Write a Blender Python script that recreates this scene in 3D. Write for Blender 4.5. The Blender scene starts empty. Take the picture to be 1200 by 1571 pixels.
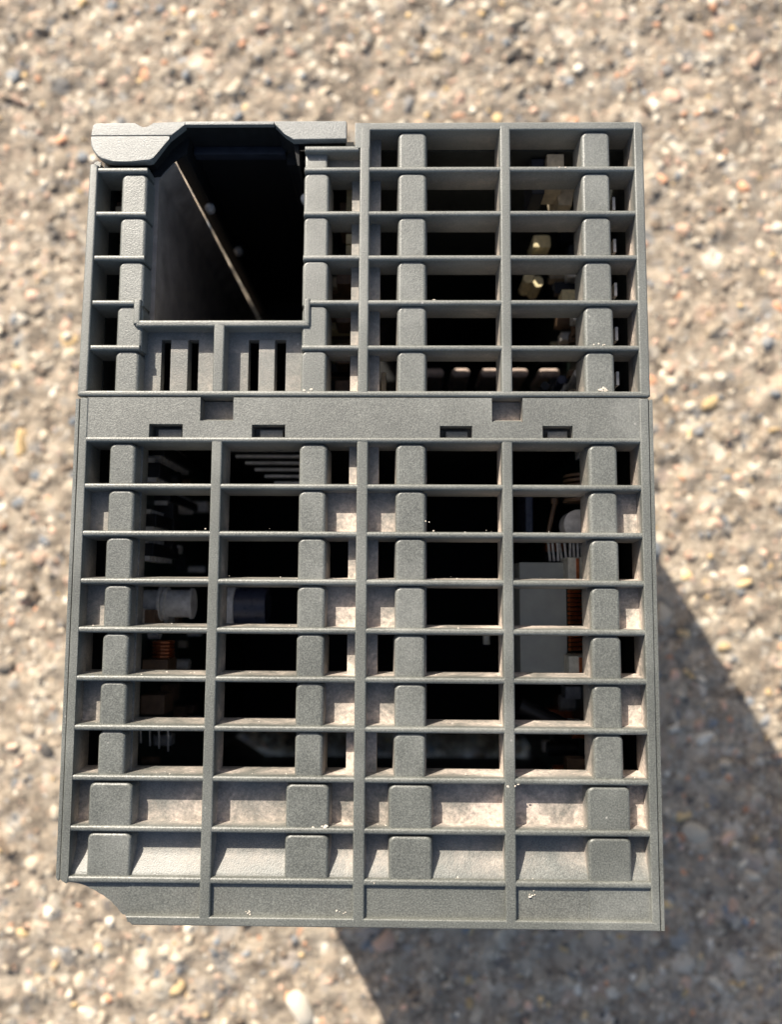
import bpy, bmesh, math, random
import numpy as np
from mathutils import Vector, Matrix, noise

# ------------------------------------------------------------------ scene, camera, light
MM = 0.001
H = 106.6                      # height of the module's upward facing grille above the pavement (mm)
sc = bpy.context.scene
COL = sc.collection

cam = bpy.data.cameras.new("camera")
cam.sensor_fit = 'VERTICAL'
cam.sensor_height = 36.0
cam.sensor_width = 27.5
cam.lens = 1250.0 * 36.0 / 1571.0
cam.clip_start = 0.005
cam.clip_end = 50.0
cam.dof.use_dof = True
cam.dof.focus_distance = 0.1125
cam.dof.aperture_fstop = 16.0
camo = bpy.data.objects.new("camera", cam)
COL.objects.link(camo)
Rm = Matrix(((0.99986293, -0.00415248, 0.01602768),
             (0.00570258, 0.9951785, -0.09791442),
             (-0.01554381, 0.0979924, 0.99506577))).to_4x4()
camo.matrix_world = Matrix.Translation((5.80225 * MM, -14.50598 * MM, (H + 112.1635) * MM)) @ Rm
sc.camera = camo

SUN = Vector((-0.72, 1.22, 1.0)).normalized()
elev = math.asin(SUN.z)
azim = math.atan2(SUN.x, SUN.y)
w = bpy.data.worlds.new("World")
sc.world = w
w.use_nodes = True
nt = w.node_tree
sky = nt.nodes.new('ShaderNodeTexSky')
sky.sky_type = 'NISHITA'
sky.sun_disc = False
sky.air_density = 1.0
sky.dust_density = 3.0
sky.ozone_density = 0.4
sky.sun_elevation = elev
sky.sun_rotation = azim
nt.links.new(sky.outputs[0], nt.nodes['Background'].inputs[0])
nt.nodes['Background'].inputs[1].default_value = 0.072
sl = bpy.data.lights.new("sun", 'SUN')
sl.energy = 4.2
sl.angle = math.radians(0.55)
sl.color = (1.0, 0.92, 0.80)
so = bpy.data.objects.new("sun", sl)
COL.objects.link(so)
so.rotation_euler = SUN.to_track_quat('Z', 'Y').to_euler()
so.location = (0, 0, 1)
sc.view_settings.view_transform = 'Standard'
sc.view_settings.look = 'None'
sc.view_settings.gamma = 1.0
sc.view_settings.exposure = 0.92
sc.cycles.max_bounces = 6

# ------------------------------------------------------------------ material helpers
class N:
    def __init__(s, name):
        s.m = bpy.data.materials.new(name)
        s.m.use_nodes = True
        s.t = s.m.node_tree
        s.b = s.t.nodes['Principled BSDF']
        s.tc = s.t.nodes.new('ShaderNodeTexCoord')
    def link(s, a, b):
        s.t.links.new(a, b)
    def setin(s, sock, v):
        if isinstance(v, bpy.types.NodeSocket):
            s.link(v, sock)
        else:
            sock.default_value = v
    def noise(s, scale, detail=3, rough=0.5, dist=0.0, vec=None):
        n = s.t.nodes.new('ShaderNodeTexNoise')
        n.inputs['Scale'].default_value = scale
        n.inputs['Detail'].default_value = detail
        n.inputs['Roughness'].default_value = rough
        n.inputs['Distortion'].default_value = dist
        s.link(vec if vec else s.tc.outputs['Object'], n.inputs['Vector'])
        return n.outputs[0]
    def vor(s, scale, out='Distance', feature='F1', vec=None):
        n = s.t.nodes.new('ShaderNodeTexVoronoi')
        n.feature = feature
        n.inputs['Scale'].default_value = scale
        s.link(vec if vec else s.tc.outputs['Object'], n.inputs['Vector'])
        return n.outputs[out]
    def ramp(s, fac, stops, interp='LINEAR'):
        n = s.t.nodes.new('ShaderNodeValToRGB')
        n.color_ramp.interpolation = interp
        e = n.color_ramp.elements
        while len(e) < len(stops):
            e.new(0.5)
        for q, (p, c) in zip(e, stops):
            q.position = p
            q.color = (c, c, c, 1) if isinstance(c, (int, float)) else (*c, 1)
        s.link(fac, n.inputs[0])
        return n.outputs[0]
    def math(s, op, a, b=0.0, c=0.0, clamp=False):
        n = s.t.nodes.new('ShaderNodeMath')
        n.operation = op
        n.use_clamp = clamp
        s.setin(n.inputs[0], a); s.setin(n.inputs[1], b); s.setin(n.inputs[2], c)
        return n.outputs[0]
    def mrange(s, v, a, b, c=0.0, d=1.0):
        n = s.t.nodes.new('ShaderNodeMapRange')
        s.setin(n.inputs[0], v)
        for i, x in enumerate((a, b, c, d)):
            n.inputs[i + 1].default_value = x
        return n.outputs[0]
    def mix(s, f, a, b, mode='MIX'):
        n = s.t.nodes.new('ShaderNodeMix')
        n.data_type = 'RGBA'
        n.blend_type = mode
        s.setin(n.inputs[0], f)
        s.setin(n.inputs[6], a if isinstance(a, bpy.types.NodeSocket) else (*a, 1))
        s.setin(n.inputs[7], b if isinstance(b, bpy.types.NodeSocket) else (*b, 1))
        return n.outputs[2]
    def bump(s, h, dist, strength=1.0, prev=None):
        n = s.t.nodes.new('ShaderNodeBump')
        n.inputs['Distance'].default_value = dist
        n.inputs['Strength'].default_value = strength
        s.link(h, n.inputs['Height'])
        if prev:
            s.link(prev, n.inputs['Normal'])
        return n.outputs[0]
    def xyz(s, vec=None):
        n = s.t.nodes.new('ShaderNodeSeparateXYZ')
        s.link(vec if vec else s.tc.outputs['Object'], n.inputs[0])
        return n.outputs
    def done(s, col=None, rough=None, nrm=None, spec=None, metal=None):
        if col is not None:
            s.setin(s.b.inputs['Base Color'], col if isinstance(col, bpy.types.NodeSocket) else (*col, 1))
        if rough is not None: s.setin(s.b.inputs['Roughness'], rough)
        if nrm is not None: s.link(nrm, s.b.inputs['Normal'])
        if spec is not None: s.setin(s.b.inputs['Specular IOR Level'], spec)
        if metal is not None: s.setin(s.b.inputs['Metallic'], metal)
        return s.m

PL_BASE = (0.120, 0.125, 0.112)

def plastic(name, base=PL_BASE, dust=1.0):
    """moulded grey-green plastic with a sparkly eroded grain and pale dust lying in its recesses"""
    s = N(name)
    grain = s.noise(5000, 2, 0.6)
    fine = s.noise(7500, 1, 0.5)
    big = s.noise(95, 4, 0.6)
    var = s.ramp(grain, [(0.30, 0.64), (0.5, 1.0), (0.66, 1.45)])
    col = s.mix(1.0, base, var, 'MULTIPLY')
    var2 = s.ramp(big, [(0.3, 0.82), (0.7, 1.18)])
    col = s.mix(1.0, col, var2, 'MULTIPLY')
    # faint scuffs and pale flecks
    fleck = s.ramp(s.vor(620), [(0.06, 1.0), (0.13, 0.0)])
    gate = s.ramp(s.noise(190, 2), [(0.60, 0.0), (0.70, 1.0)])
    col = s.mix(s.math('MULTIPLY', s.math('MULTIPLY', fleck, gate), 0.75), col, (0.52, 0.50, 0.46))
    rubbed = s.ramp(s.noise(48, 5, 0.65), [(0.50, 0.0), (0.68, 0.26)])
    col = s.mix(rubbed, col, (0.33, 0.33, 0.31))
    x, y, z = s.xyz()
    sunlit = s.mrange(y, -0.03, 0.05, 0.0, 1.0)  # lighter towards the top: sun sheen put into the colour
    col = s.mix(s.math('MULTIPLY', sunlit, 0.20), col, (0.28, 0.29, 0.285))
    depth = s.math('MULTIPLY', s.math('SUBTRACT', H * MM, z), 1000.0)
    rec = s.math('MULTIPLY', s.mrange(depth, 0.6, 2.0), s.mrange(depth, 6.0, 9.0, 1.0, 0.12))
    # more dust towards the bottom right of the grille than the upper left
    gr = s.mrange(s.math('SUBTRACT', x, s.math('MULTIPLY', y, 0.75)), -0.055, 0.05, 0.12, 1.0)
    nz = s.ramp(s.noise(150, 6, 0.72, 0.6), [(0.34, 0.10), (0.50, 0.60), (0.62, 1.15)])
    nz2 = s.ramp(s.noise(2100, 3, 0.7), [(0.30, 0.45), (0.6, 1.0)])
    # dust lies thickest along the lower rib of each cell and beside the uprights
    fy = s.math('FRACT', s.math('ADD', s.math('MULTIPLY', s.math('SUBTRACT', y, 0.00002), 1000.0 / 6.612), 40.0))
    ly = s.mrange(fy, 0.10, 0.85, 1.45, 0.55)
    fx = s.math('ABSOLUTE', s.math('SUBTRACT', s.math('FRACT', s.math('ADD', s.math('MULTIPLY', x, 1000.0 / 20.25), 10.0)), 0.5))
    lx = s.mrange(fx, 0.22, 0.5, 0.65, 1.3)
    amt = s.math('MULTIPLY', s.math('MULTIPLY', rec, gr), s.math('MULTIPLY', nz, nz2))
    amt = s.math('MULTIPLY', amt, s.math('MULTIPLY', ly, lx))
    amt = s.math('MULTIPLY', amt, 1.0 * dust, clamp=True)
    dcol = s.ramp(s.noise(1500, 3, 0.6), [(0.3, (0.42, 0.355, 0.31)), (0.7, (0.72, 0.61, 0.51))])
    col = s.mix(amt, col, dcol)
    rough = s.math('ADD', s.math('MULTIPLY', grain, 0.18), s.math('ADD', 0.34, s.math('MULTIPLY', amt, 0.4)))
    nrm = s.bump(s.math('ADD', grain, s.math('MULTIPLY', fine, 0.5)), 0.000045, 0.8)
    s.setin(s.b.inputs['Coat Weight'], 0.0)
    return s.done(col, rough, nrm, 0.8)

def plain(name, col, rough=0.5, metal=0.0, nscale=900, amp=0.25, bump=0.00003, spec=0.5):
    s = N(name)
    n = s.noise(nscale, 4, 0.6)
    c = s.mix(1.0, col, s.ramp(n, [(0.3, 1 - amp), (0.7, 1 + amp)]), 'MULTIPLY')
    return s.done(c, s.math('ADD', s.math('MULTIPLY', n, 0.25), rough - 0.12), s.bump(n, bump), spec, metal)

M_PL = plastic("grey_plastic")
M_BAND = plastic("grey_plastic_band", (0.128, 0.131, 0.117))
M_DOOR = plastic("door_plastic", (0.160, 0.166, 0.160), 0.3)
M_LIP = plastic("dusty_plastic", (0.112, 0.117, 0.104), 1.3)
M_DARK = plain("interior_shade_black", (0.012, 0.0125, 0.013), 0.62, spec=0.25)  # interior grey darkened to near black to carry its shade
M_SHELL = plain("housing_plastic", (0.045, 0.050, 0.048), 0.55, spec=0.3)
M_PCB = plain("circuit_board_green_black", (0.020, 0.034, 0.026), 0.45, spec=0.35)
M_CHIP = plain("chip_black", (0.014, 0.014, 0.015), 0.4)
M_TIN = plain("tinned_metal", (0.72, 0.70, 0.66), 0.38, 0.25)
M_ALU = plain("pale_grey_can", (0.75, 0.75, 0.74), 0.40, 0.0)
M_BLUE = plain("blue_sleeve", (0.05, 0.06, 0.10), 0.30)
M_TAN = plain("tan_component", (0.50, 0.42, 0.30), 0.6)
M_CREAM = plain("cream_bobbin", (0.60, 0.60, 0.52), 0.5)
M_TRAFO = plain("grey_tape_wrap", (0.30, 0.325, 0.315), 0.5, nscale=260, amp=0.12)
M_COPPER = plain("copper_wire", (0.62, 0.20, 0.08), 0.35, 0.8)
M_BROWN = plain("brown_component", (0.16, 0.10, 0.06), 0.5)
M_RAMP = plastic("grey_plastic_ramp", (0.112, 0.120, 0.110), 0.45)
M_PANEL = plain("slot_side_panel", (0.30, 0.25, 0.21), 0.6, nscale=300, amp=0.3)
M_DUSTY = plain("dusty_pink_light_spot", (0.55, 0.43, 0.36), 0.8)
M_YEL = plain("pale_yellow_component", (0.70, 0.60, 0.36), 0.5)
M_NAVY = plain("dark_door_lining", (0.022, 0.025, 0.034), 0.5, spec=0.3)

# ------------------------------------------------------------------ mesh helpers (all lengths in mm, depth d below the grille face)
def finish(name, bm, mat, parent=None, sharp=0.65):
    bmesh.ops.recalc_face_normals(bm, faces=bm.faces)
    for v in bm.verts:
        v.co *= MM
    for e in bm.edges:
        if len(e.link_faces) == 2:
            e.smooth = e.calc_face_angle(0.0) < sharp
    bm.normal_update()
    for f in bm.faces:
        f.smooth = True
    me = bpy.data.meshes.new(name)
    bm.to_mesh(me)
    bm.free()
    me.materials.append(mat)
    o = bpy.data.objects.new(name, me)
    COL.objects.link(o)
    wn = o.modifiers.new("weighted_normals", 'WEIGHTED_NORMAL')
    wn.keep_sharp = True
    wn.weight = 100
    if parent is not None:
        o.parent = parent
    return o

def tbox(bm, x0, x1, y0, y1, d0, d1, tx=0.0, ty=0.0, r=0.0, seg=2, vert=True, tx0=None, tx1=None):
    """box from depth d0 (top) to d1; widened by tx, ty at its base; r rounds its upper edges"""
    a = tx if tx0 is None else tx0
    b = tx if tx1 is None else tx1
    z0, z1 = H - d0, H - d1
    co = [(x0 - a, y0 - ty, z1), (x1 + b, y0 - ty, z1), (x1 + b, y1 + ty, z1), (x0 - a, y1 + ty, z1),
          (x0, y0, z0), (x1, y0, z0), (x1, y1, z0), (x0, y1, z0)]
    v = [bm.verts.new(c) for c in co]
    fs = [(3, 2, 1, 0), (4, 5, 6, 7), (0, 1, 5, 4), (1, 2, 6, 5), (2, 3, 7, 6), (3, 0, 4, 7)]
    for f in fs:
        bm.faces.new([v[i] for i in f])
    if r > 0:
        es = [e for e in set(sum([list(q.link_edges) for q in v[4:]], []))
              if vert or (e.verts[0] in v[4:] and e.verts[1] in v[4:])]
        bmesh.ops.bevel(bm, geom=es, offset=r, segments=seg, affect='EDGES', profile=0.5)

def box_obj(name, parent, mat, *a, **k):
    bm = bmesh.new()
    tbox(bm, *a, **k)
    return finish(name, bm, mat, parent)

def prism(bm, pts, d0, d1, r=0.0, seg=2):
    z0, z1 = H - d0, H - d1
    lo = [bm.verts.new((x, y, z1)) for x, y in pts]
    hi = [bm.verts.new((x, y, z0)) for x, y in pts]
    n = len(pts)
    bm.faces.new(hi)
    bm.faces.new(lo[::-1])
    for i in range(n):
        bm.faces.new((lo[i], lo[(i + 1) % n], hi[(i + 1) % n], hi[i]))
    if r > 0:
        hs = set(hi)
        es = [e for e in bm.edges if e.verts[0] in hs and e.verts[1] in hs]
        bmesh.ops.bevel(bm, geom=es, offset=r, segments=seg, affect='EDGES', profile=0.5)

def holed(bm, rect, holes, d0, d1, r=0.0, mapf=None):
    """a plate with rectangular holes; mapf turns (u, v, depth) into coordinates"""
    mapf = mapf or (lambda u, v, d: (u, v, H - d))
    X = sorted({rect[0], rect[1]} | {c for h in holes for c in h[:2]})
    Y = sorted({rect[2], rect[3]} | {c for h in holes for c in h[2:]})
    nx, ny = len(X) - 1, len(Y) - 1
    def solid(i, j):
        if i < 0 or j < 0 or i >= nx or j >= ny:
            return False
        cx, cy = (X[i] + X[i + 1]) / 2, (Y[j] + Y[j + 1]) / 2
        return not any(h[0] < cx < h[1] and h[2] < cy < h[3] for h in holes)
    vc = {}
    def V(i, j, k):
        if (i, j, k) not in vc:
            vc[(i, j, k)] = bm.verts.new(mapf(X[i], Y[j], d1 if k else d0))
        return vc[(i, j, k)]
    for i in range(nx):
        for j in range(ny):
            if not solid(i, j):
                continue
            bm.faces.new((V(i, j, 0), V(i + 1, j, 0), V(i + 1, j + 1, 0), V(i, j + 1, 0)))
            bm.faces.new((V(i, j, 1), V(i, j + 1, 1), V(i + 1, j + 1, 1), V(i + 1, j, 1)))
            if not solid(i - 1, j): bm.faces.new((V(i, j, 0), V(i, j + 1, 0), V(i, j + 1, 1), V(i, j, 1)))
            if not solid(i + 1, j): bm.faces.new((V(i + 1, j, 0), V(i + 1, j, 1), V(i + 1, j + 1, 1), V(i + 1, j + 1, 0)))
            if not solid(i, j - 1): bm.faces.new((V(i, j, 0), V(i, j, 1), V(i + 1, j, 1), V(i + 1, j, 0)))
            if not solid(i, j + 1): bm.faces.new((V(i, j + 1, 0), V(i + 1, j + 1, 0), V(i + 1, j + 1, 1), V(i, j + 1, 1)))
    if r > 0:
        tops = {v for k, v in vc.items() if k[2] == 0}
        es = [e for e in bm.edges if e.verts[0] in tops and e.verts[1] in tops and len(e.link_faces) == 2
              and e.calc_face_angle(0.0) > 1.0]
        bmesh.ops.bevel(bm, geom=es, offset=r, segments=2, affect='EDGES', profile=0.5)

def cyl(bm, p, q, r, n=20, r2=None):
    p, q = Vector(p), Vector(q)
    ax = (q - p).normalized()
    u = ax.orthogonal().normalized()
    v = ax.cross(u)
    r2 = r if r2 is None else r2
    A = [bm.verts.new(p + (u * math.cos(2 * math.pi * i / n) + v * math.sin(2 * math.pi * i / n)) * r) for i in range(n)]
    B = [bm.verts.new(q + (u * math.cos(2 * math.pi * i / n) + v * math.sin(2 * math.pi * i / n)) * r2) for i in range(n)]
    bm.faces.new(A[::-1]); bm.faces.new(B)
    for i in range(n):
        bm.faces.new((A[i], A[(i + 1) % n], B[(i + 1) % n], B[i]))

def V3(x, y, d):
    return (x, y, H - d)

P = 6.612
def RY(i):
    return (8 - i) * P + 0.02

# ------------------------------------------------------------------ pavement
rng = np.random.default_rng(7)
def pavement_material():
    s = N("worn_aggregate_concrete")
    x, y, z = s.xyz()
    a = s.noise(22, 5, 0.62)
    b = s.noise(160, 5, 0.7)
    c = s.noise(800, 4, 0.7)
    col = s.ramp(b, [(0.30, (0.14, 0.115, 0.09)), (0.45, (0.34, 0.28, 0.215)), (0.62, (0.59, 0.50, 0.39))])
    col = s.mix(1.0, col, s.ramp(c, [(0.25, 0.62), (0.55, 1.05), (0.8, 1.35)]), 'MULTIPLY')
    col = s.mix(1.0, col, s.ramp(a, [(0.30, 0.66), (0.70, 1.12)]), 'MULTIPLY')
    # sand grains of many colours set in the cement
    g = s.t.nodes.new('ShaderNodeTexVoronoi')
    g.inputs['Scale'].default_value = 620
    s.link(s.tc.outputs['Object'], g.inputs['Vector'])
    gx = s.t.nodes.new('ShaderNodeSeparateColor')
    s.link(g.outputs['Color'], gx.inputs[0])
    gcol = s.ramp(gx.outputs[0], [(0.0, (0.10, 0.09, 0.085)), (0.25, (0.30, 0.24, 0.18)), (0.5, (0.48, 0.40, 0.31)),
                                  (0.7, (0.55, 0.38, 0.26)), (0.85, (0.34, 0.34, 0.33)), (1.0, (0.68, 0.62, 0.53))])
    gm = s.math('MULTIPLY', s.ramp(g.outputs['Distance'], [(0.30, 1.0), (0.48, 0.0)]),
                s.ramp(gx.outputs[1], [(0.35, 0.0), (0.5, 0.8)]))
    col = s.mix(gm, col, gcol)
    far = s.mrange(s.math('ADD', y, s.math('MULTIPLY', a, 0.06)), 0.08, 0.15, 0.0, 0.4)
    col = s.mix(far, col, s.mix(1.0, col, (0.66, 0.66, 0.68), 'MULTIPLY'))
    # flush weathered stones, a few millimetres across, in a mosaic
    wv = s.t.nodes.new('ShaderNodeVectorMath'); wv.operation = 'ADD'
    wn = s.t.nodes.new('ShaderNodeTexNoise'); wn.inputs['Scale'].default_value = 320; wn.inputs['Detail'].default_value = 2
    s.link(s.tc.outputs['Object'], wn.inputs['Vector'])
    ws = s.t.nodes.new('ShaderNodeVectorMath'); ws.operation = 'SCALE'; ws.inputs['Scale'].default_value = 0.0028
    s.link(wn.outputs['Color'], ws.inputs[0])
    s.link(s.tc.outputs['Object'], wv.inputs[0]); s.link(ws.outputs[0], wv.inputs[1])
    for sc_, keep, amt_ in ((300, 0.42, 0.75), (150, 0.66, 0.8)):
        g2 = s.t.nodes.new('ShaderNodeTexVoronoi'); g2.inputs['Scale'].default_value = sc_
        s.link(wv.outputs[0], g2.inputs['Vector'])
        sp = s.t.nodes.new('ShaderNodeSeparateColor'); s.link(g2.outputs['Color'], sp.inputs[0])
        c2 = s.ramp(sp.outputs[0], [(0.0, (0.16, 0.13, 0.105)), (0.14, (0.27, 0.27, 0.265)), (0.30, (0.42, 0.34, 0.26)), (0.48, (0.56, 0.47, 0.36)),
                                    (0.62, (0.60, 0.43, 0.32)), (0.74, (0.36, 0.35, 0.33)), (0.86, (0.70, 0.62, 0.49)), (1.0, (0.74, 0.66, 0.55))])
        m2 = s.math('MULTIPLY', s.ramp(g2.outputs['Distance'], [(0.32, 1.0), (0.50, 0.0)]), s.ramp(sp.outputs[1], [(keep, 0.0), (keep + 0.06, amt_)]))
        col = s.mix(m2, col, c2)
        b = s.math('ADD', b, s.math('MULTIPLY', m2, 0.25))
    h = s.math('ADD', s.math('MULTIPLY', b, 0.6), s.math('MULTIPLY', c, 0.5))
    nrm = s.bump(s.math('ADD', h, s.math('MULTIPLY', gm, 0.25)), 0.0013, 0.85)
    return s.done(col, 0.9, nrm, 0.25)
M_PAVE = pavement_material()

def gz(x, y):
    """height of the weathered concrete surface, mm"""
    p = Vector((x * 0.035, y * 0.035, 0.3))
    q = Vector((x * 0.19, y * 0.19, 4.1))
    k = Vector((x * 0.55, y * 0.55, 9.1))
    return 1.0 * noise.noise(p) + 1.35 * noise.noise(q) + 0.6 * noise.noise(k) - 1.6

PX0, PX1, PY0, PY1 = -230.0, 240.0, -260.0, 250.0
def build_pavement():
    st = 1.25
    nx, ny = int((PX1 - PX0) / st), int((PY1 - PY0) / st)
    xs = np.linspace(PX0, PX1, nx + 1)
    ys = np.linspace(PY0, PY1, ny + 1)
    co = np.zeros(((nx + 1) * (ny + 1), 3))
    k = 0
    for y in ys:
        for x in xs:
            e = min(1.0, (x - PX0) / 20, (PX1 - x) / 20, (y - PY0) / 20, (PY1 - y) / 20)
            co[k] = (x, y, gz(x, y) * e - 1.6 * (1 - e))
            k += 1
    idx = np.arange((nx + 1) * (ny + 1)).reshape(ny + 1, nx + 1)
    q = np.stack([idx[:-1, :-1], idx[:-1, 1:], idx[1:, 1:], idx[1:, :-1]], -1).reshape(-1, 4)
    # apron reaching out around the detailed patch
    far = 3000.0
    outer = [(-far, -far), (far, -far), (far, far), (-far, far)]
    base = len(co)
    co = np.vstack([co, [(a, b, -1.6) for a, b in outer]])
    cs = [idx[0, 0], idx[0, -1], idx[-1, -1], idx[-1, 0]]
    sides = [list(idx[0, :]), list(idx[:, -1]), list(idx[-1, ::-1]), list(idx[::-1, 0])]
    faces = [tuple(r) for r in q.tolist()]
    for i in range(4):
        faces.append(tuple([base + i, base + (i + 1) % 4] + sides[i][::-1]))
    me = bpy.data.meshes.new("pavement")
    me.from_pydata((co * MM).tolist(), [], faces)
    me.polygons.foreach_set('use_smooth', [True] * len(me.polygons))
    me.materials.append(M_PAVE)
    o = bpy.data.objects.new("pavement", me)
    COL.objects.link(o)
    o['kind'] = 'structure'
    o['label'] = 'weathered beige concrete pavement full of small pebbles beneath the grey module'
    return o
pave = build_pavement()

PAL = [((0.54, 0.45, 0.34), 20), ((0.68, 0.59, 0.46), 16), ((0.38, 0.31, 0.235), 14), ((0.64, 0.43, 0.32), 12), ((0.66, 0.34, 0.20), 4),
       ((0.22, 0.24, 0.26), 12), ((0.09, 0.085, 0.08), 9), ((0.72, 0.51, 0.26), 6), ((0.80, 0.73, 0.61), 9), ((0.22, 0.165, 0.12), 12)]
PW = np.array([p[1] for p in PAL], float); PW /= PW.sum()

def stone_mat(name, colsrc):
    s = N(name)
    if colsrc == 'attr':
        a = s.t.nodes.new('ShaderNodeAttribute'); a.attribute_name = 'stone_colour'
        c0 = a.outputs['Color']
    else:
        oi = s.t.nodes.new('ShaderNodeObjectInfo')
        c0 = oi.outputs['Color']
    v = s.ramp(s.noise(700, 4, 0.65), [(0.25, 0.72), (0.5, 1.0), (0.8, 1.22)])
    c = s.mix(1.0, c0, v, 'MULTIPLY')
    dirt = s.ramp(s.noise(260, 4, 0.7), [(0.44, 0.0), (0.70, 0.65)])
    c = s.mix(dirt, c, (0.40, 0.33, 0.255))
    return s.done(c, 0.75, s.bump(s.noise(1400, 3), 0.0003, 0.6), 0.3)
M_STONE = stone_mat("pebble_stone", 'obj')
M_AGG = stone_mat("aggregate_stone", 'attr')

def ico(sub):
    bm = bmesh.new()
    bmesh.ops.create_icosphere(bm, subdivisions=sub, radius=1.0)
    bm.verts.ensure_lookup_table()
    v = np.array([x.co[:] for x in bm.verts])
    f = np.array([[a.index for a in q.verts] for q in bm.faces])
    bm.free()
    return v, f

def stones(n, rmin, rmax, sub, power, area):
    v, f = ico(sub)
    nv, nf = len(v), len(f)
    u = rng.random(n)
    R = (rmin ** -power + u * (rmax ** -power - rmin ** -power)) ** (-1 / power)
    x = rng.uniform(area[0], area[1], n); y = rng.uniform(area[2], area[3], n)
    ex = rng.uniform(0.65, 1.0, n); ez = rng.uniform(0.3, 0.55, n)
    ang = rng.uniform(0, 2 * np.pi, n)
    co = np.repeat(v[None], n, 0)
    # lumpy, faceted outline per stone
    for _ in range(3):
        d = rng.normal(size=(n, 1, 3)); d /= np.linalg.norm(d, axis=2, keepdims=True)
        co = co * (1 + 0.16 * np.tanh(3 * (co * d).sum(2, keepdims=True)))
    for _ in range(7):
        d = rng.normal(size=(n, 1, 3)); d /= np.linalg.norm(d, axis=2, keepdims=True)
        t = np.maximum((co * d).sum(2, keepdims=True) - rng.uniform(0.45, 0.8, (n, 1, 1)), 0)
        co = co - t * d
    co *= R[:, None, None] * np.stack([np.ones(n), ex, ez], 1)[:, None, :]
    c, s_ = np.cos(ang)[:, None], np.sin(ang)[:, None]
    X = co[:, :, 0] * c - co[:, :, 1] * s_ + x[:, None]
    Y = co[:, :, 0] * s_ + co[:, :, 1] * c + y[:, None]
    zb = np.array([gz(a, b) for a, b in zip(x, y)])
    Z = co[:, :, 2] + (zb - R * ez * rng.uniform(0.25, 0.8, n))[:, None]
    cols = np.array([PAL[i][0] for i in rng.choice(len(PAL), n, p=PW)]) * rng.uniform(0.7, 1.3, (n, 1))
    # the stones take on the tint of the ground around them: darker upper band
    return X, Y, Z, f, cols

def joined(name, sets, mat, parent):
    vs, fs, cs, off = [], [], [], 0
    for X, Y, Z, f, cols in sets:
        n, nv = X.shape
        vs.append(np.stack([X, Y, Z], -1).reshape(-1, 3))
        ff = f[None] + (np.arange(n) * nv)[:, None, None] + off
        fs.append(ff.reshape(-1, 3))
        cs.append(np.repeat(cols, nv, 0))
        off += n * nv
    vs = np.vstack(vs) * MM; fs = np.vstack(fs); cs = np.vstack(cs)
    me = bpy.data.meshes.new(name)
    me.vertices.add(len(vs)); me.vertices.foreach_set('co', vs.ravel())
    me.loops.add(len(fs) * 3); me.loops.foreach_set('vertex_index', fs.ravel())
    me.polygons.add(len(fs))
    me.polygons.foreach_set('loop_start', np.arange(0, len(fs) * 3, 3))
    me.polygons.foreach_set('use_smooth', np.ones(len(fs), bool))
    me.update()
    at = me.color_attributes.new('stone_colour', 'FLOAT_COLOR', 'POINT')
    at.data.foreach_set('color', np.hstack([cs, np.ones((len(cs), 1))]).ravel())
    me.materials.append(mat)
    o = bpy.data.objects.new(name, me)
    COL.objects.link(o)
    o.parent = parent
    return o

area = (PX0 + 4, PX1 - 4, PY0 + 4, PY1 - 4)
agg = joined('aggregate', [stones(30000, 0.6, 1.5, 1, 1.4, area), stones(13000, 1.3, 2.9, 2, 2.2, area)], M_AGG, pave)
agg['kind'] = 'stuff'

# the largest pebbles, each its own piece; a few shared lumpy shapes
tmpl = []
v2, f2 = ico(3)
for k in range(8):
    co = v2.copy()
    for _ in range(5):
        d = rng.normal(size=3); d /= np.linalg.norm(d)
        co = co * (1 + 0.15 * np.tanh(3 * (co @ d)))[:, None]
    for _ in range(8):
        d = rng.normal(size=3); d /= np.linalg.norm(d)
        co = co - np.maximum(co @ d - rng.uniform(0.45, 0.8), 0)[:, None] * d
    me = bpy.data.meshes.new("pebble")
    me.from_pydata(co.tolist(), [], f2.tolist())
    me.polygons.foreach_set('use_smooth', [True] * len(me.polygons))
    me.materials.append(M_STONE)
    tmpl.append(me)
placed = []
tries = 0
while len(placed) < 290 and tries < 9000:
    tries += 1
    x, y = rng.uniform(-110, 114), rng.uniform(-126, 158)
    if -40 < x < 38 and -52 < y < 44:      # hidden beneath the module
        continue
    r = 1.5 + 3.0 * rng.random() ** 2.8
    if any((x - a) ** 2 + (y - b) ** 2 < (r + c) ** 2 * 1.1 for a, b, c in placed):
        continue
    placed.append((x, y, r))
for i, (x, y, r) in enumerate(placed):
    o = bpy.data.objects.new("pebble", tmpl[i % 8])
    ez = rng.uniform(0.4, 0.65)
    o.scale = (r * MM, r * rng.uniform(0.62, 1) * MM, r * ez * MM)
    o.location = (x * MM, y * MM, (gz(x, y) - r * ez * rng.uniform(0.2, 0.7)) * MM)
    o.rotation_euler = (0, 0, rng.uniform(0, 6.28))
    c = np.array(PAL[rng.choice(len(PAL), p=PW)][0]) * rng.uniform(0.9, 1.2)
    o.color = (*c.tolist(), 1)
    COL.objects.link(o)
    o.parent = pave

# ------------------------------------------------------------------ the module
mod = bpy.data.objects.new("controller_module", None)
mod.empty_display_size = 0.01
COL.objects.link(mod)
mod['label'] = 'dusty grey plastic industrial module with ventilation grille, standing upright on the concrete pavement'
mod['category'] = 'electronic module'

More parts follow.
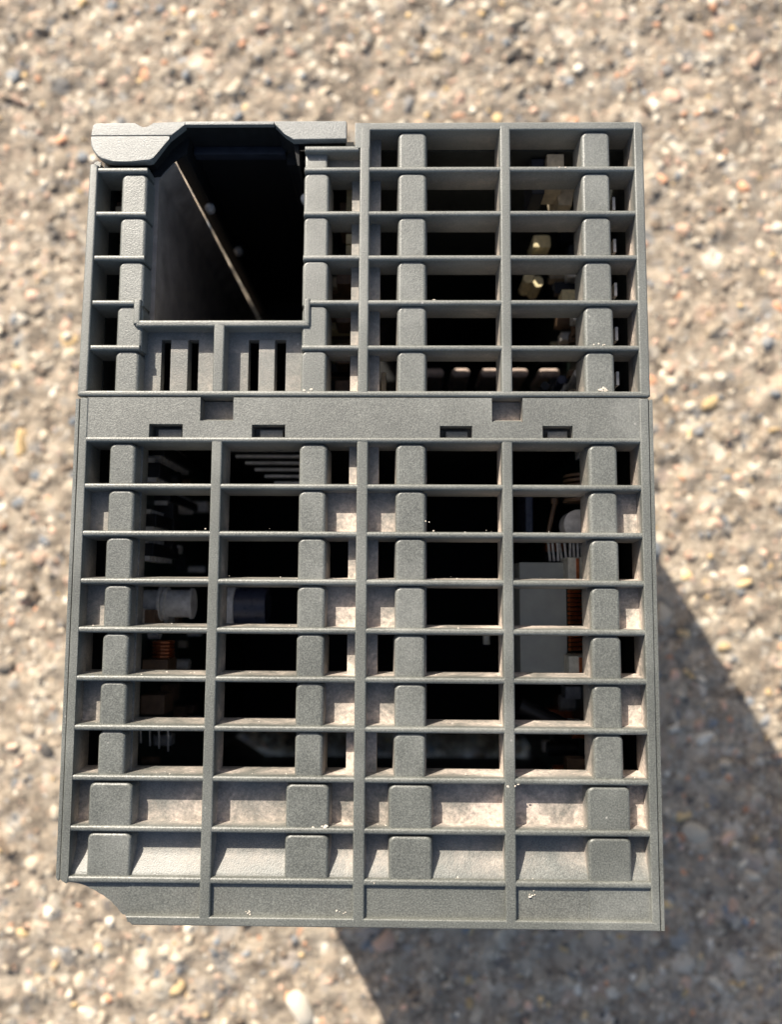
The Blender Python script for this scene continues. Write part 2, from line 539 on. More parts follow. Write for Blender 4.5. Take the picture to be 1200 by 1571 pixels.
# ---- housing: thin shell walls down to the pavement, cut across at the broken corner
hou = bpy.data.objects.new("housing", None); COL.objects.link(hou); hou.parent = mod
CH = [(-40.05, -52.9), (-39.1, -53.5), (-38.3, -53.5), (-37.4, -53.62), (-36.7, -53.9), (-36.1, -54.2), (-35.5, -54.38), (-34.9, -54.85), (-34.2, -55.1), (-33.7, -55.55), (-33.1, -55.85), (-32.85, -56.3),
      (-32.3, -56.65), (-32.15, -57.0), (-31.55, -57.5), (-31.1, -58.2), (-30.5, -58.65)]
bm = bmesh.new()
prism(bm, [(-40.77, 12.5), (-40.2, 12.5), (-40.06, -52.9), (-40.3, -53.2), (-40.62, -52.7)], 0.22, H - 0.2, 0.12)
finish('side_wall', bm, M_PL, hou)
bm = bmesh.new()
prism(bm, [(40.03, 12.5), (40.55, 12.5), (40.35, -58.6), (39.85, -58.6), (39.88, -24.0)], 0.22, H - 0.2, 0.1)
finish('side_wall', bm, M_PL, hou)
bm = bmesh.new(); tbox(bm, -40.05, -39.0, 12.9, 47.2, 5.6, H - 0.3); finish('side_wall', bm, M_SHELL, hou)
bm = bmesh.new(); tbox(bm, 39.0, 40.0, 12.9, 53.2, 5.6, H - 0.3); finish('side_wall', bm, M_SHELL, hou)
bm = bmesh.new(); tbox(bm, -40.0, -38.9, -52.6, 12.8, 5.6, H - 0.3); finish('side_wall', bm, M_DARK, hou)
bm = bmesh.new(); tbox(bm, 38.8, 39.8, -58.2, 12.8, 5.6, H - 0.3); finish('side_wall', bm, M_DARK, hou)
bm = bmesh.new(); tbox(bm, -30.3, 38.7, -58.4, -57.3, 3.0, H - 0.3); finish('end_wall', bm, M_SHELL, hou)
bm = bmesh.new(); prism(bm, [(-40.0, -53.3), (-36.5, -54.4), (-32.9, -56.7), (-30.4, -58.5), (-30.4, -57.2), (-38.8, -52.0), (-40.0, -52.0)], 3.0, H - 0.3)
finish('corner_wall', bm, M_SHELL, hou)
bm = bmesh.new()
sun_slots = [(a, a + 3.9, 10.6, 13.4) for a in np.arange(-1.0, 37, 5.1)]  # unseen openings added to let sun onto the parts inside
holed(bm, (-2.4, 39.9, 5.6, H - 0.3), sun_slots, 0, 1.1, mapf=lambda u, v, d: (u, 53.2 - d, H - v))
finish('end_wall', bm, M_SHELL, hou)
bm = bmesh.new(); tbox(bm, -39.9, 39.9, -50.0, 52.9, H - 2.2, H - 0.6); finish('base_plate', bm, M_DARK, hou)
bm = bmesh.new(); tbox(bm, -38.7, 38.6, 10.9, 12.3, 6.0, H - 2.3)
finish('divider', bm, M_DARK, hou)

# ---- grille pieces
RF = 0.78 / 2
def rib(parent, x0, x1, y, th=RF, d1=5.1, ty=0.34, d0=0.05, mat=M_PL, name='rib', r=0.30):
    j = random.Random(int(x0 * 13 + y * 7)).uniform(-0.03, 0.03)
    return box_obj(name, parent, mat, x0, x1, y - th + j, y + th + j, d0, d1, 0, ty, r=r, seg=3, vert=False)
def bar(parent, x0, x1, y0, y1, d1=5.1, t=0.12, d0=0.0, mat=M_PL, name='bar', r=0.26):
    return box_obj(name, parent, mat, x0, x1, y0, y1, d0, d1, t, 0, r=r, seg=3, vert=False)
def post(parent, x0, x1, yl, yh, d0=0.5, d1=5.15, tl=0.22, tr=0.22, r=0.5, mat=M_PL, name='post', rc=1.0):
    """pillar between two ribs: upper corners rounded in plan, long edges and upper end rounded over"""
    jr = random.Random(int(x0 * 91 + yl * 37))
    j = lambda q: jr.uniform(-q, q)
    x0 += j(.06); x1 += j(.06); yh += j(.05); d0 += j(.04)
    def ring(e, d, wl=0.0, wr=0.0):
        a, b, t = x0 + e - wl, x1 - e + wr, yh - e + 0.6 * wl
        q = max(rc - e, 0.25)
        pts = [(a, yl), (b, yl)]
        for k in range(7):
            an = math.pi / 2 * k / 6
            pts.append((b - q + q * math.cos(an), t - q + q * math.sin(an)))
        for k in range(7):
            an = math.pi / 2 + math.pi / 2 * k / 6
            pts.append((a + q + q * math.cos(an), t - q + q * math.sin(an)))
        return [bm.verts.new((x, y, H - d)) for x, y in pts]
    bm = bmesh.new()
    rings = []
    for k in range(5):
        an = math.pi / 2 * k / 4
        rings.append(ring(r * (1 - math.sin(an)), d0 + r * (1 - math.cos(an))))
    rings.append(ring(0, d1, tl, tr))
    bm.faces.new(rings[0])
    bm.faces.new(rings[-1][::-1])
    n = len(rings[0])
    for A, B in zip(rings, rings[1:]):
        for i in range(n):
            bm.faces.new((A[i], B[i], B[(i + 1) % n], A[(i + 1) % n]))
    return finish(name, bm, mat, parent)

# lower grille
lg = bpy.data.objects.new("lower_grille", None); COL.objects.link(lg); lg.parent = mod
VB = [-21.22, -19.72, -0.82, 0.76, 19.42, 20.9]
bm = bmesh.new()
prism(bm, [(-40.05, 12.62), (-38.86, 12.62), (-38.84, -52.4), (-38.84, -53.3), (-39.1, -53.45), (-39.6, -53.1), (-39.98, -52.9)], 0.02, 5.4, 0.2, 3)
finish('frame_side', bm, M_PL, lg)
bm = bmesh.new()
prism(bm, [(38.62, 12.62), (39.93, 12.62), (39.74, -58.6), (38.62, -58.6)], 0.02, 5.4, 0.2, 3)
finish('frame_side', bm, M_PL, lg)
# band with the catch notches
bm = bmesh.new()
holed(bm, (-39.0, 38.72, 6.9, 12.66),
      [(-22.99, -18.3, 9.35, 12.66), (18.05, 22.38, 9.25, 12.66), (-30.15, -25.39, 6.9, 8.86), (-15.63, -10.93, 6.9, 8.8),
       (10.76, 15.29, 6.9, 8.68), (25.1, 29.32, 6.9, 8.72)], 0.13, 5.0, 0.1)
finish('band', bm, M_BAND, lg)
for x0, x1 in ((-23.1, -18.2), (17.95, 22.5)):
    o = box_obj('catch', lg, M_LIP, x0, x1, 9.2, 12.64, 2.7, 4.4)
    bm = bmesh.new(); tbox(bm, x0 + 0.25, x1 - 0.25, 9.25, 9.36, 0.35, 1.2, 0, 0.35, r=0.08); finish('catch_lip', bm, M_LIP, lg)
for x0, x1, k in ((-30.15, -25.39, 8.86), (-15.63, -10.93, 8.8), (10.76, 15.29, 8.68), (25.1, 29.32, 8.72)):
    bm = bmesh.new(); tbox(bm, x0 - 0.1, x1 + 0.1, 6.8, k + 0.05, 3.2, 3.6)
    tbox(bm, x0 + 0.9, x1 - 0.5, 7.0, k - 0.5, 1.5, 3.3, r=0.12)
    finish('latch_pocket', bm, M_PL, lg)
rib(lg, -39.1, 38.75, RY(7), 0.37, ty=0.3, d0=0.0)
for i in range(8, 16):
    solidrow = i >= 14
    rib(lg, -39.0, 38.75, RY(i), RF, ty=0.34 if not solidrow else 0.25)
rib(lg, -38.95, 38.75, RY(16), 0.42, d1=3.5, ty=0.15)
bm = bmesh.new(); prism(bm, [(-31.05, -57.42), (39.3, -57.42), (39.3, -58.6), (-30.05, -58.6), (-30.35, -58.35), (-30.5, -58.0), (-30.85, -57.8)], -0.01, 4.5, 0.22, 3)
finish('frame_bottom', bm, M_PL, lg)
for k in range(3):
    bar(lg, VB[2 * k], VB[2 * k + 1], -58.0, RY(7) - 0.1)
# backing plate: solid last two rows, windows in the others
holes = []
for i in range(7, 14):
    yh, yl = RY(i) - 0.5, RY(i + 1) + 0.5
    holes += [(-31.7, -21.1, yl, yh), (-19.8, -8.95, yl, yh), (9.0, 19.35, yl, yh), (21.0, 31.45, yl, yh)]
    if i % 2 == 1:
        holes += [(-38.9, -35.7, yl, yh), (-5.1, -2.05, yl, yh), (2.15, 4.7, yl, yh), (35.5, 38.7, yl, yh)]
bm = bmesh.new()
holed(bm, (-39.2, 38.9, RY(16), RY(7) + 0.3), holes, 2.7, 5.1, 0.12)
finish('backing_plate', bm, M_LIP, lg)
# sloping floor of the last row
for x0, x1 in ((-38.9, -21.1), (-19.8, -0.7), (0.7, 19.5), (20.8, 38.7)):
    bm = bmesh.new()
    pf = [(RY(15) - 0.2, 2.66), (-48.9, 2.55), (-50.3, 2.0), (-52.0, 0.95), (-52.62, 0.75), (-52.7, 3.2), (RY(15) - 0.2, 3.2)]
    A = [bm.verts.new(V3(x0, y, d)) for y, d in pf]; B = [bm.verts.new(V3(x1, y, d)) for y, d in pf]
    n = len(pf)
    bm.faces.new(A); bm.faces.new(B[::-1])
    for i in range(n):
        bm.faces.new((A[i], A[(i + 1) % n], B[(i + 1) % n], B[i]))
    finish('sloping_floor', bm, M_RAMP, lg)
PX = [(-35.75, -32.0), (-8.9, -5.05), (4.6, 8.85), (31.5, 35.5)]
for i in range(7, 14):
    for x0, x1 in PX:
        post(lg, x0, x1, RY(i + 1) - 0.3, RY(i) - 0.42)
for i in (14, 15):
    for x0, x1 in ((-36.6, -30.7), (-10.0, -4.1), (3.96, 9.8), (30.57, 36.3)):
        post(lg, x0, x1, RY(i + 1) + (0.1 if i == 15 else -0.2), RY(i) - 0.62, 0.35, 3.0, r=0.45, name='block', rc=0.9)
# bottom strip, broken away at its left corner
bm = bmesh.new()
prism(bm, [(-30.9, -52.8), (-38.9, -52.8)] + CH[1:14] + [(-31.6, -57.55), (-30.9, -57.6)], 0.80, 3.0, 0.05)
finish('strip_panel', bm, M_PL, lg)
for x0, x1, d in ((-30.9, -21.1, 0.72), (-19.8, -0.7, 0.66), (0.7, 19.5, 0.62), (20.8, 30.6, 0.66), (30.6, 38.8, 0.56)):
    box_obj('strip_panel', lg, M_PL, x0, x1, -57.7, -52.8, d, 3.0, r=0.04)

# upper grille
ug = bpy.data.objects.new("upper_grille", None); COL.objects.link(ug); ug.parent = mod
bm = bmesh.new(); prism(bm, [(-40.5, 12.95), (-39.1, 12.95), (-38.92, 47.0), (-39.6, 47.3), (-40.15, 47.1)], 0.0, 5.4, 0.25, 3)
finish('frame_side', bm, M_PL, ug)
bm = bmesh.new(); prism(bm, [(38.75, 12.95), (40.2, 12.95), (40.1, 52.6), (39.9, 53.2), (39.3, 53.42), (38.75, 53.3)], 0.0, 5.4, 0.25, 3)
finish('frame_side', bm, M_PL, ug)
bm = bmesh.new(); tbox(bm, -1.5, 39.4, 52.2, 53.4, 0.03, 5.4, r=0.22, seg=3, vert=False); finish('frame_top', bm, M_PL, ug)
rib(ug, -40.3, 40.0, RY(6) - 0.05, 0.42, ty=0.05, d0=-0.02, name='frame_bottom')
TA = 0.10
for i in range(1, 6):
    rib(ug, 0.3, 38.9, RY(i), RF, 5.3, TA)
    xr = -31.65 if i < 4 else (-32.9 if i == 4 else -31.9)
    rib(ug, -39.0, xr, RY(i), RF, 5.3, TA)
    rib(ug, -8.85 if i != 4 else -7.8, -0.6, RY(i), RF, 5.3, TA)
rib(ug, -8.85, -0.9, 49.45, 0.42, 5.3, TA)
rib(ug, -32.6, -7.75, 23.42, 0.50, 5.3, 0.05, name='opening_ledge')
bar(ug, -32.95, -31.95, 23.3, 26.9, t=0.05)
bar(ug, -8.6, -7.7, 23.3, 27.0, t=0.05)
bar(ug, -0.8, 0.66, 13.2, 52.8)
bm = bmesh.new(); tbox(bm, -1.55, 0.62, 49.5, 53.36, 0.015, 5.0, r=0.12, vert=False); finish('bar', bm, M_PL, ug)
bar(ug, 19.45, 20.95, 13.2, 52.9, t=0.2)
bar(ug, -21.35, -19.8, 13.4, 23.4, t=0.1)
holes = []
for i in range(0, 6):
    yh, yl = RY(i) - 0.45, RY(i + 1) + 0.45
    holes += [(2.15, 4.75, yl, yh), (9.0, 19.35, yl, yh), (21.0, 31.4, yl, yh), (35.5, 38.7, yl, yh)]
bm = bmesh.new(); holed(bm, (-0.6, 38.85, 13.2, 52.4), holes, 2.7, 5.3, 0.1)
finish('backing_plate', bm, M_LIP, ug)
holes = []
for i in range(1, 6):
    yh, yl = RY(i) - 0.45, RY(i + 1) + 0.45
    holes += [(-5.2, -2.05, yl, yh)]
bm = bmesh.new(); holed(bm, (-8.7, -0.6, 13.2, 49.4), holes, 2.7, 5.3, 0.1)
finish('backing_plate', bm, M_LIP, ug)
# comb plate under the opening
bm = bmesh.new()
holed(bm, (-32.0, -8.7, 13.2, 22.9), [(-29.55, -28.1, 13.7, 21.8), (-25.55, -24.1, 13.7, 21.8), (-16.85, -15.3, 13.7, 21.8), (-12.95, -11.4, 13.7, 21.8)], 2.7, 4.4, 0.06)
finish('comb_plate', bm, M_PL, ug)
for x0, x1 in ((-28.1, -25.55), (-15.3, -12.95)):
    box_obj('comb_tooth', ug, M_PL, x0 + 0.02, x1 - 0.02, 13.5, 21.7, 2.35, 4.6, r=0.08)
for i in range(0, 6):
    for x0, x1 in ((4.75, 8.85), (31.25, 35.4)):
        post(ug, x0, x1, RY(i + 1) - 0.3, RY(i) - (0.3 if i else 0.65), 0.5, 5.3)
    if i >= 1:
        post(ug, -35.5, -31.7 if i < 5 else -31.95, RY(i + 1) - 0.3, RY(i) - 0.3, 0.5, 5.3)
        post(ug, -8.85, -5.25, RY(i + 1) - 0.3, RY(i) - 0.3, 0.42, 5.3, r=0.4)
box_obj('post', ug, M_PL, -8.85, -5.6, 46.4, 49.3, 1.0, 5.3, r=0.3)

# ---- crumbs of pale grit caught on the ribs and in the corners
rc_ = random.Random(5)
bm = bmesh.new()
def crumb(x, y, d, r):
    m = bmesh.ops.create_icosphere(bm, subdivisions=1, radius=1.0)
    ax, ay, az = r * rc_.uniform(.7, 1.3), r * rc_.uniform(.5, 1.0), r * rc_.uniform(.4, .7)
    for v in m['verts']:
        k = rc_.uniform(.75, 1.2)
        v.co = Vector((x + v.co.x * ax * k, y + v.co.y * ay * k, H - d + v.co.z * az * k))
for x, y, d, r, n in ((20.3, -40.1, -0.02, .26, 4), (-7.6, 13.7, 0.0, .3, 4), (33.9, 14.0, 0.5, .38, 6), (33.4, 20.4, 0.5, .28, 5), (-5.0, -45.9, 0.25, .4, 6),
                      (20.2, -43.0, 0.0, .16, 1), (6.9, 40.6, 0.62, .3, 3), (6.6, -23.5, 0.6, .2, 2), (7.6, 1.0, 0.6, .3, 4), (9.0, -4.6, 0.6, .25, 3), (28.4, 46.4, 0.1, .3, 3),
                      (-14.5, -57.1, 0.6, .22, 5), (-2.0, -57.0, 0.6, .25, 4), (23.0, -54.2, 0.5, .35, 5), (-2.1, 52.2, 2.0, .3, 3), (13.0, -52.4, 0.8, .3, 4),
                      (2.0, -52.8, 0.0, .14, 5), (-21.0, -52.8, 0.0, .12, 2), (-39.2, 47.6, 0.6, .3, 2), (31.0, 33.4, 0.2, .2, 2), (10.0, 27.0, 0.4, .15, 3)):
    for _ in range(n):
        crumb(x + rc_.gauss(0, r * 1.4), y + rc_.gauss(0, r * .5), d + rc_.uniform(-.02, .06), r * rc_.uniform(.3, .8))
for _ in range(150):      # fine grit along the upper sides of the lower ribs and in the floors
    i = rc_.choice((9, 10, 11, 12, 13, 14, 15, 16))
    x = rc_.uniform(-38, 38)
    crumb(x, RY(i) + 0.42 + rc_.random() ** 2 * 0.5, rc_.uniform(0.5, 1.8), rc_.uniform(.05, .14))
o = finish('grit_crumbs', bm, plain("pale_grit", (0.62, 0.56, 0.48), 0.9, spec=.2), mod)
o['kind'] = 'stuff'

# ---- opening for the swing-out slot: side panels running down into the housing
sl_ = bpy.data.objects.new("module_slot", None); COL.objects.link(sl_); sl_.parent = mod
bm = bmesh.new(); prism(bm, [(-31.8, 23.0), (-31.0, 23.0), (-30.98, 46.4), (-30.5, 47.1), (-28.6, 49.1), (-29.15, 49.55), (-31.1, 47.6), (-31.8, 46.6)], 3.42, 74.0)
finish('slot_wall', bm, M_PANEL, sl_)
box_obj('slot_wall', sl_, M_DARK, -8.7, -7.9, 13.0, 49.0, 5.4, 74.0)
box_obj('slot_wall', sl_, M_DARK, -31.0, -8.8, 22.0, 22.9, 5.4, 74.0)
box_obj('slot_floor', sl_, M_DARK, -32.0, -8.0, 22.0, 52.5, 74.0, 75.5)
for x, y, d in ((-26.9, 49.2, 17.0), (-26.0, 50.0, 36.0), (-9.6, 46.0, 7.5)):
    bm = bmesh.new()
    cyl(bm, V3(x, y, d + 1.6), V3(x, y, d + 0.6), 0.8, 14)
    cyl(bm, V3(x, y, d + 0.6), V3(x, y, d), 0.8, 14, 0.35)
    finish('rivet', bm, M_TIN, sl_)

# ---- front door, seen along its top edge
dr = bpy.data.objects.new("front_door", None); COL.objects.link(dr); dr.parent = mod
bm = bmesh.new()
prism(bm, [(-39.35, 53.25), (-39.8, 52.9), (-40.04, 51.38), (-28.25, 51.38), (-26.35, 52.97), (-26.3, 53.5), (-31.0, 53.3), (-31.5, 52.75), (-31.87, 52.57),
           (-32.5, 52.5), (-33.0, 52.75), (-33.6, 53.3)], -0.25, 1.0, 0.10, 2)
finish('hinge_cap', bm, M_DOOR, dr)
bm = bmesh.new()
prism(bm, [(-40.05, 51.34), (-40.1, 50.6), (-40.0, 49.9), (-39.75, 49.25), (-39.4, 48.7), (-38.95, 48.22), (-38.4, 47.85), (-37.7, 47.6), (-36.6, 47.46), (-34.5, 47.42),
           (-31.5, 47.5), (-31.1, 47.65), (-30.8, 48.0), (-28.76, 50.96), (-28.3, 51.34)], -0.23, 1.0, 0.22, 3)
finish('hinge_end', bm, M_DOOR, dr)
bm = bmesh.new(); tbox(bm, -26.4, -13.3, 52.98, 53.52, -0.2, 0.5, r=0.1); finish('door_leaf', bm, M_DOOR, dr)
bm = bmesh.new()
prism(bm, [(-13.3, 53.5), (-13.2, 52.95), (-11.75, 51.5), (-10.5, 50.62), (-2.85, 50.75), (-2.75, 50.85), (-2.77, 53.35), (-2.9, 53.5)], -0.25, 0.9, 0.14, 2)
finish('latch_end', bm, M_DOOR, dr)
bm = bmesh.new()
prism(bm, [(-39.7, 52.8), (-39.8, 50.0), (-38.8, 48.5), (-37.6, 47.9), (-31.2, 47.9), (-28.9, 51.1), (-26.5, 53.1), (-31, 52.9), (-31.9, 52.2), (-32.6, 52.2), (-33.5, 52.9)], 0.95, 3.0)
prism(bm, [(-13.2, 53.3), (-13.0, 52.9), (-11.5, 51.4), (-10.4, 50.85), (-3.0, 50.95), (-3.0, 53.3)], 0.85, 3.0)
prism(bm, [(-31.9, 46.9), (-30.75, 46.95), (-30.2, 47.7), (-28.95, 49.05), (-28.3, 49.5), (-26.8, 50.4), (-26.6, 52.9), (-32.0, 52.9)], 3.04, 3.38)
finish('hinge_shade', bm, M_DARK, dr)  # dark sheets added to stand for the shade under the hinge
bm = bmesh.new(); tbox(bm, -27.5, -12.0, 52.95, 53.45, 0.55, 96); finish('dark_lining', bm, M_DARK, dr)
bm = bmesh.new(); tbox(bm, -26.6, -12.4, 51.6, 53.0, 5.4, 7.0, r=0.3); finish('door_ridge', bm, M_NAVY, dr)
bm = bmesh.new(); tbox(bm, -39.6, -32.4, 51.9, 53.1, 5.0, 96); prism(bm, [(-28.95, 50.2), (-26.9, 50.2), (-26.6, 53.1), (-27.3, 53.1), (-27.6, 50.7), (-28.9, 50.7)], 3.02, 96); prism(bm, [(-38.8, 46.9), (-31.9, 46.9), (-30.9, 48.2), (-29.9, 49.6), (-31.8, 52.9), (-38.8, 52.9)], 3.5, 96); tbox(bm, -39.9, -38.8, 46.9, 53.1, 5.0, 96); finish('dark_lining', bm, M_DARK, dr)  # added dark sheets; gap shaped to let sun reach the slot edge
bm = bmesh.new(); prism(bm, [(-12.9, 52.6), (-11.6, 51.3), (-10.6, 50.55), (-10.0, 47.5), (-9.7, 47.5), (-9.9, 51.0), (-11.5, 52.6)], 1.2, 60); finish('dark_lining', bm, M_DARK, dr)
bm = bmesh.new(); tbox(bm, -12.2, -2.0, 51.6, 53.0, 4.5, 96); tbox(bm, -12.2, -2.2, 49.9, 51.8, 5.4, 8); finish('dark_lining', bm, M_DARK, dr)
bm = bmesh.new(); cyl(bm, V3(-39.3, 47.5, 8), V3(-39.3, 47.5, 0.8), 0.5, 14); finish('hinge_pin', bm, M_LIP, dr)

# ---- electronics seen through the windows
pl = bpy.data.objects.new("circuit_board", None); COL.objects.link(pl); pl.parent = mod
box_obj('board', pl, M_PCB, -36.6, -35.2, -50, 9.8, 12, 100)
for k, (y0, y1, d0, d1) in enumerate(((3.2, 5.6, 14, 30), (-4.6, -2.6, 13, 28), (-9.2, -7.2, 12, 26), (7.0, 9.0, 16, 34), (0.2, 1.6, 20, 38))):
    box_obj('chip', pl, M_CHIP, -35.3, -32.6, y0, y1, d0, d1, r=0.2)
    bm = bmesh.new()
    for j in range(int((d1 - d0) / 1.6)):
        for yy in (y0 - 0.35, y1 + 0.35):
            tbox(bm, -35.2, -33.6 + 0.5 * (yy < y0), yy - 0.35, yy + 0.35, d0 + j * 1.6, d0 + j * 1.6 + 0.7)
    o = finish('chip_pins', bm, M_TIN, pl)
bm = bmesh.new()
cyl(bm, V3(-35.2, -16.5, 17), V3(-27.4, -16.5, 17), 2.15, 32)
cyl(bm, V3(-32.7, -16.5, 17), V3(-32.2, -16.5, 17), 2.75, 32)
cyl(bm, V3(-31.9, -16.5, 17), V3(-31.5, -16.5, 17), 2.6, 32)
cyl(bm, V3(-27.9, -16.5, 17), V3(-27.5, -16.5, 17), 2.4, 32)
finish('capacitor', bm, M_ALU, pl)
bm = bmesh.new(); cyl(bm, V3(-24.4, -17.2, 25), V3(-22.2, -17.2, 25), 3.6, 28); finish('capacitor', bm, M_ALU, pl)  # highlight of the blue can put in as a pale section
bm = bmesh.new(); cyl(bm, V3(-22.2, -17.2, 25), V3(-17.0, -17.2, 25), 3.3, 28); finish('capacitor', bm, M_BLUE, pl)
for x0, x1, y0, y1, d, m in ((-34.6, -32.4, -20.4, -17.4, 13, M_BROWN), (-35.2, -33.9, -20.4, -17.2, 12.0, M_TIN), (-34.4, -30.4, -27.6, -25.0, 14, M_BROWN), (-34.8, -31.0, -33.5, -30.5, 15, M_BROWN)):
    box_obj('component', pl, m, x0, x1, y0, y1, d, d + 5, r=0.2)
def coil(name, parent, cx, cy, d, rad, n, pitch, axis, wire=0.22):
    bm = bmesh.new()
    for k in range(n):
        t = d + k * pitch
        ring = 16
        P0 = []
        for a in range(ring):
            an = 2 * math.pi * a / ring
            P0.append(Vector((cx + (k * pitch if axis == 'x' else rad * math.cos(an)), cy + (rad * math.cos(an) if axis == 'x' else (k * pitch if axis == 'y' else 0)), H - d - rad * math.sin(an))))
        for a in range(ring):
            cyl(bm, P0[a], P0[(a + 1) % ring], wire, 5)
    return finish(name, bm, M_COPPER, parent)
coil('coil', pl, -32.3, -27.0, 18, 1.6, 9, 0.55, 'y')
bm = bmesh.new()
for k in range(4):
    cyl(bm, V3(-34 + k * 1.4, -34.0, 13), V3(-34 + k * 1.4, -37.5 - 0.4 * k, 13.6), 0.16, 8)
finish('lead', bm, M_TIN, pl)

pr = bpy.data.objects.new("power_board", None); COL.objects.link(pr); pr.parent = mod
box_obj('board', pr, M_PCB, 35.4, 36.6, -50, 9.8, 10, 100)
bm = bmesh.new()
holed(bm, (23.4, 30.4, -27.2, -9.9), [], 12, 26, 0.25)
finish('transformer', bm, M_TRAFO, pr)
bm = bmesh.new()
prev = None
for k in range(13):
    t = k / 12
    p = Vector(V3(24.6 + 5.6 * t, -20.0 + 0.7 * math.sin(t * 2.6 + 0.3) - 0.6 * t, 11.95))
    if prev: cyl(bm, prev, p, 0.13, 6)
    prev = p
finish('tape_edge', bm, M_BROWN, pr)
box_obj('bobbin', pr, M_CREAM, 30.0, 33.6, -12.6, -9.2, 8.5, 14, r=0.2)
box_obj('bobbin', pr, M_CREAM, 29.9, 33.8, -26.9, -23.6, 8.5, 14, r=0.2)
bm = bmesh.new(); tbox(bm, 31.2, 31.6, -12.4, -9.4, 8.2, 9); tbox(bm, 31.4, 31.8, -26.8, -23.8, 8.2, 9); finish('bobbin_wire', bm, M_COPPER, pr)
bm = bmesh.new(); tbox(bm, 32.9, 33.2, -12.1, -11.2, 8.35, 8.8); tbox(bm, 32.9, 33.2, -25.8, -24.9, 8.35, 8.8); finish('bobbin_slot', bm, M_CHIP, pr)
bm = bmesh.new()
for k in range(16):
    cyl(bm, V3(30.5, -12.9 - k * 0.66, 10.6), V3(32.6, -12.9 - k * 0.66, 12.5), 0.27, 6)
finish('winding', bm, M_COPPER, pr)
bm = bmesh.new()
rr = random.Random(3)
for k in range(9):
    x = 28.4 + k * 0.62
    cyl(bm, V3(x, -9.6, 14), V3(x + rr.uniform(-.2, .2), -6.4, 15 + rr.uniform(-.5, .5)), 0.2, 8)
finish('wire_ends', bm, M_TIN, pr)
bm = bmesh.new()
for k in range(6):
    cyl(bm, V3(33.8, -0.5 + 0.75 * k, 13.4), V3(33.8, -0.1 + 0.75 * k, 13.4), 3.4 - 0.1 * (k % 2), 26)
finish('ribbed_capacitor', bm, M_BROWN, pr)
bm = bmesh.new(); cyl(bm, V3(32.4, -4.0, 16), V3(32.4, -4.0, 12), 2.2, 24); finish('capacitor', bm, M_ALU, pr)
bm = bmesh.new(); cyl(bm, V3(28.1, -6.0, 15), V3(29.4, -0.6, 15), 0.35, 10); cyl(bm, V3(29.4, -0.6, 15), V3(29.4, 0.2, 15), 0.6, 10); finish('lead', bm, M_BROWN, pr)
bm = bmesh.new(); tbox(bm, 25.6, 26.8, -6, 3.0, 20, 30, r=.2); finish('component', bm, M_BLUE, pr)
bm = bmesh.new(); cyl(bm, V3(24.0, -32.0, 18), V3(33.4, -36.4, 18), 1.3, 18); finish('capacitor', bm, M_CHIP, pr)
bm = bmesh.new(); cyl(bm, V3(19.5, -23.0, 24), V3(19.5, -20.4, 24), 0.6, 14); finish('component', bm, M_CREAM, pr)

# upper compartment
ub = bpy.data.objects.new("connector_board", None); COL.objects.link(ub); ub.parent = mod
box_obj('board', ub, M_PCB, 35.6, 36.8, 15, 51, 10, 100)
box_obj('connector', ub, M_TAN, 27.2, 29.8, 46.8, 51.6, 5.5, 12, r=0.15)
bm = bmesh.new(); prism(bm, [(29.0, 49.0), (32.3, 49.0), (31.6, 45.2), (29.6, 45.2)], 9.0, 16, 0.2); finish('connector', bm, M_TAN, ub)
bm = bmesh.new(); tbox(bm, 29.4, 32.9, 48.6, 49.2, 8.4, 9.2); finish('contact', bm, M_TIN, ub)
box_obj('component', ub, M_YEL, 27.3, 30.4, 43.2, 45.6, 20, 26, r=0.5)
box_obj('component', ub, M_YEL, 26.9, 29.5, 41.2, 42.3, 21.5, 26, r=0.3)
bm = bmesh.new(); cyl(bm, V3(27.2, 39.6, 30), V3(27.2, 39.6, 24), 1.0, 16); cyl(bm, V3(28.7, 38.9, 30), V3(28.7, 38.9, 24), 1.0, 16); finish('component', bm, M_YEL, ub)
box_obj('component', ub, M_NAVY, 25.0, 27.0, 45.8, 51.4, 6.5, 14, r=0.2)
for k in range(5):
    box_obj('light_spot_peg', ub, M_DUSTY, 9.0 + k * 5.3, 13.0 + k * 5.3 - 0.5 * (k % 2), 24.5, 26.3, 33, 44, r=0.8, seg=3)  # pale pegs stand in for spots of sunlight deep inside
for k in range(3):
    bm = bmesh.new(); cyl(bm, V3(28.0 + 2.6 * k, 16.5 + 1.0 * k, 26), V3(28.0 + 2.6 * k, 18.0 + 1.0 * k, 14), 0.7, 14); finish('component', bm, (M_NAVY, M_BLUE, M_TIN)[k], ub)
for y in (44.9, 38.4, 31.7, 25.0, 18.3):
    bm = bmesh.new(); tbox(bm, 36.7, 37.1, y - 2.6, y - 0.6, 4.6, 12); finish('contact', bm, M_TIN, ub)
for y0, y1 in ((44.0, 47.4), (38.6, 40.2), (36.8, 38.4)):
    box_obj('contact', ub, M_YEL, -3.3, -2.3, y0, y1, 8.0, 12, r=0.1)
box_obj('component', ub, M_BROWN, -4.4, -2.4, 41.8, 46.0, 9.5, 15, r=0.1)
for y0 in (33.0, 26.8, 20.4, 14.6):
    box_obj('component', ub, M_BROWN, -4.9, -2.6, y0, y0 + 3.2, 10 , 15, r=0.2)
box_obj('board', ub, M_PCB, -7.6, -6.6, 13.6, 49, 8, 90)
box_obj('board_edge', ub, M_TAN, 2.3, 3.0, 12.6, 18.2, 7, 12, r=0.05)
box_obj('component', ub, M_TAN, -38.6, -36.6, 41.0, 44.0, 6.6, 11, r=0.1)
box_obj('component', ub, M_BROWN, -38.9, -36.0, 41.0, 45.4, 8.0, 12, r=0.1)
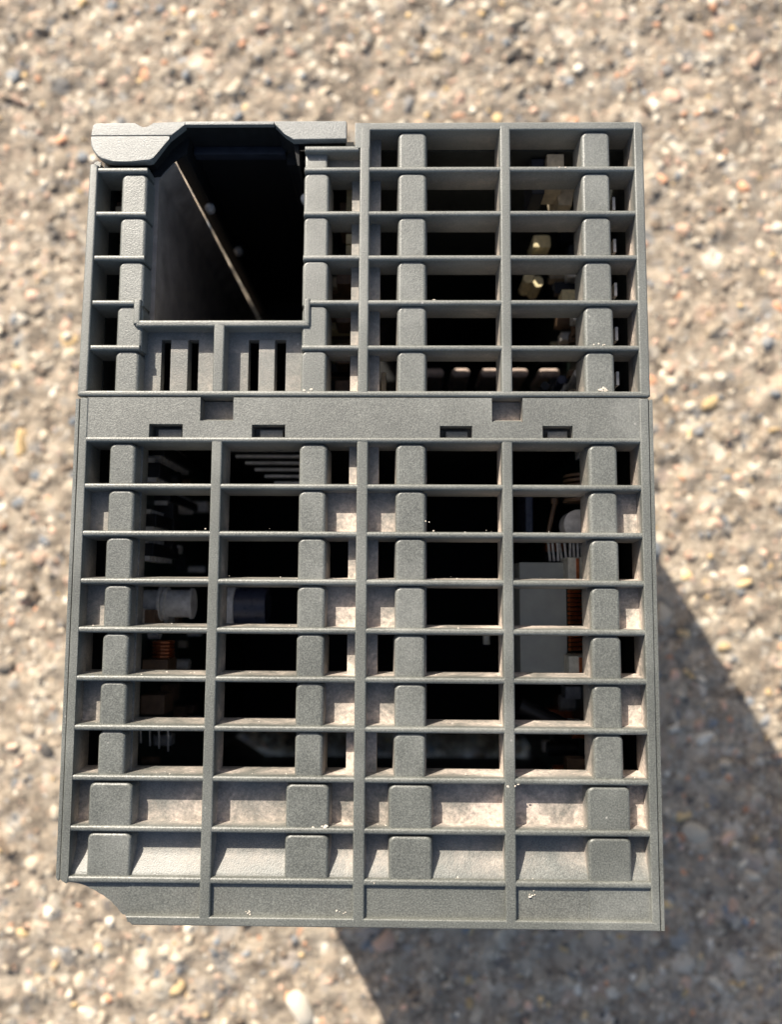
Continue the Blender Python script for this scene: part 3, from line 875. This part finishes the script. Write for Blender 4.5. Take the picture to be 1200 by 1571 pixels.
# more parts crowding the boards
rq = random.Random(21)
for _ in range(26):
    y, d = rq.uniform(-46, 6), rq.uniform(16, 44)
    if -20 < y < -13.5 and d < 30: continue
    w_, h_ = rq.uniform(1.2, 3.0), rq.uniform(1.0, 3.2)
    m = rq.choice((M_CHIP, M_BROWN, M_TAN, M_TIN, M_CHIP, M_ALU))
    if rq.random() < .4:
        bm = bmesh.new(); cyl(bm, V3(-35.3, y, d), V3(-35.3 + h_ * 1.4, y, d), w_ * .5, 14); finish('component', bm, m, pl)
    else:
        box_obj('component', pl, m, -35.3, -35.3 + h_, y, y + w_, d, d + rq.uniform(1.5, 4), r=0.1)
for _ in range(22):
    y, d = rq.uniform(-46, 7), rq.uniform(14, 40)
    if -28 < y < -9: continue
    w_, h_ = rq.uniform(1.2, 3.0), rq.uniform(1.5, 5)
    m = rq.choice((M_CHIP, M_BROWN, M_BLUE, M_TIN, M_CHIP, M_ALU, M_COPPER))
    if rq.random() < .5:
        bm = bmesh.new(); cyl(bm, V3(35.5, y, d), V3(35.5 - h_ * 1.3, y, d), w_ * .55, 14); finish('component', bm, m, pr)
    else:
        box_obj('component', pr, m, 35.5 - h_, 35.5, y, y + w_, d, d + rq.uniform(1.5, 4), r=0.1)
for _ in range(26):
    y, d = rq.uniform(15, 50), rq.uniform(12, 40)
    w_, h_ = rq.uniform(1.0, 2.6), rq.uniform(1.5, 5)
    m = rq.choice((M_CHIP, M_TAN, M_YEL, M_TIN, M_NAVY, M_BROWN))
    box_obj('component', ub, m, 35.7 - h_, 35.7, y, y + w_, d, d + rq.uniform(1.5, 4), r=0.1)
for _ in range(14):
    y, d = rq.uniform(15, 47), rq.uniform(10, 26)
    box_obj('component', ub, rq.choice((M_BROWN, M_TAN, M_CHIP, M_YEL)), -6.7, -6.7 + rq.uniform(1.5, 4.2), y, y + rq.uniform(.8, 2.2), d, d + 3, r=0.1)
# slotted inner vent under the lower grille's first row
bm = bmesh.new()
for k in range(6):
    tbox(bm, -25.0 + k * 1.7, -12.0, 9.6 - k * 1.15, 10.0 - k * 1.15, 26, 27)
finish('inner_vent', bm, M_ALU, pl)
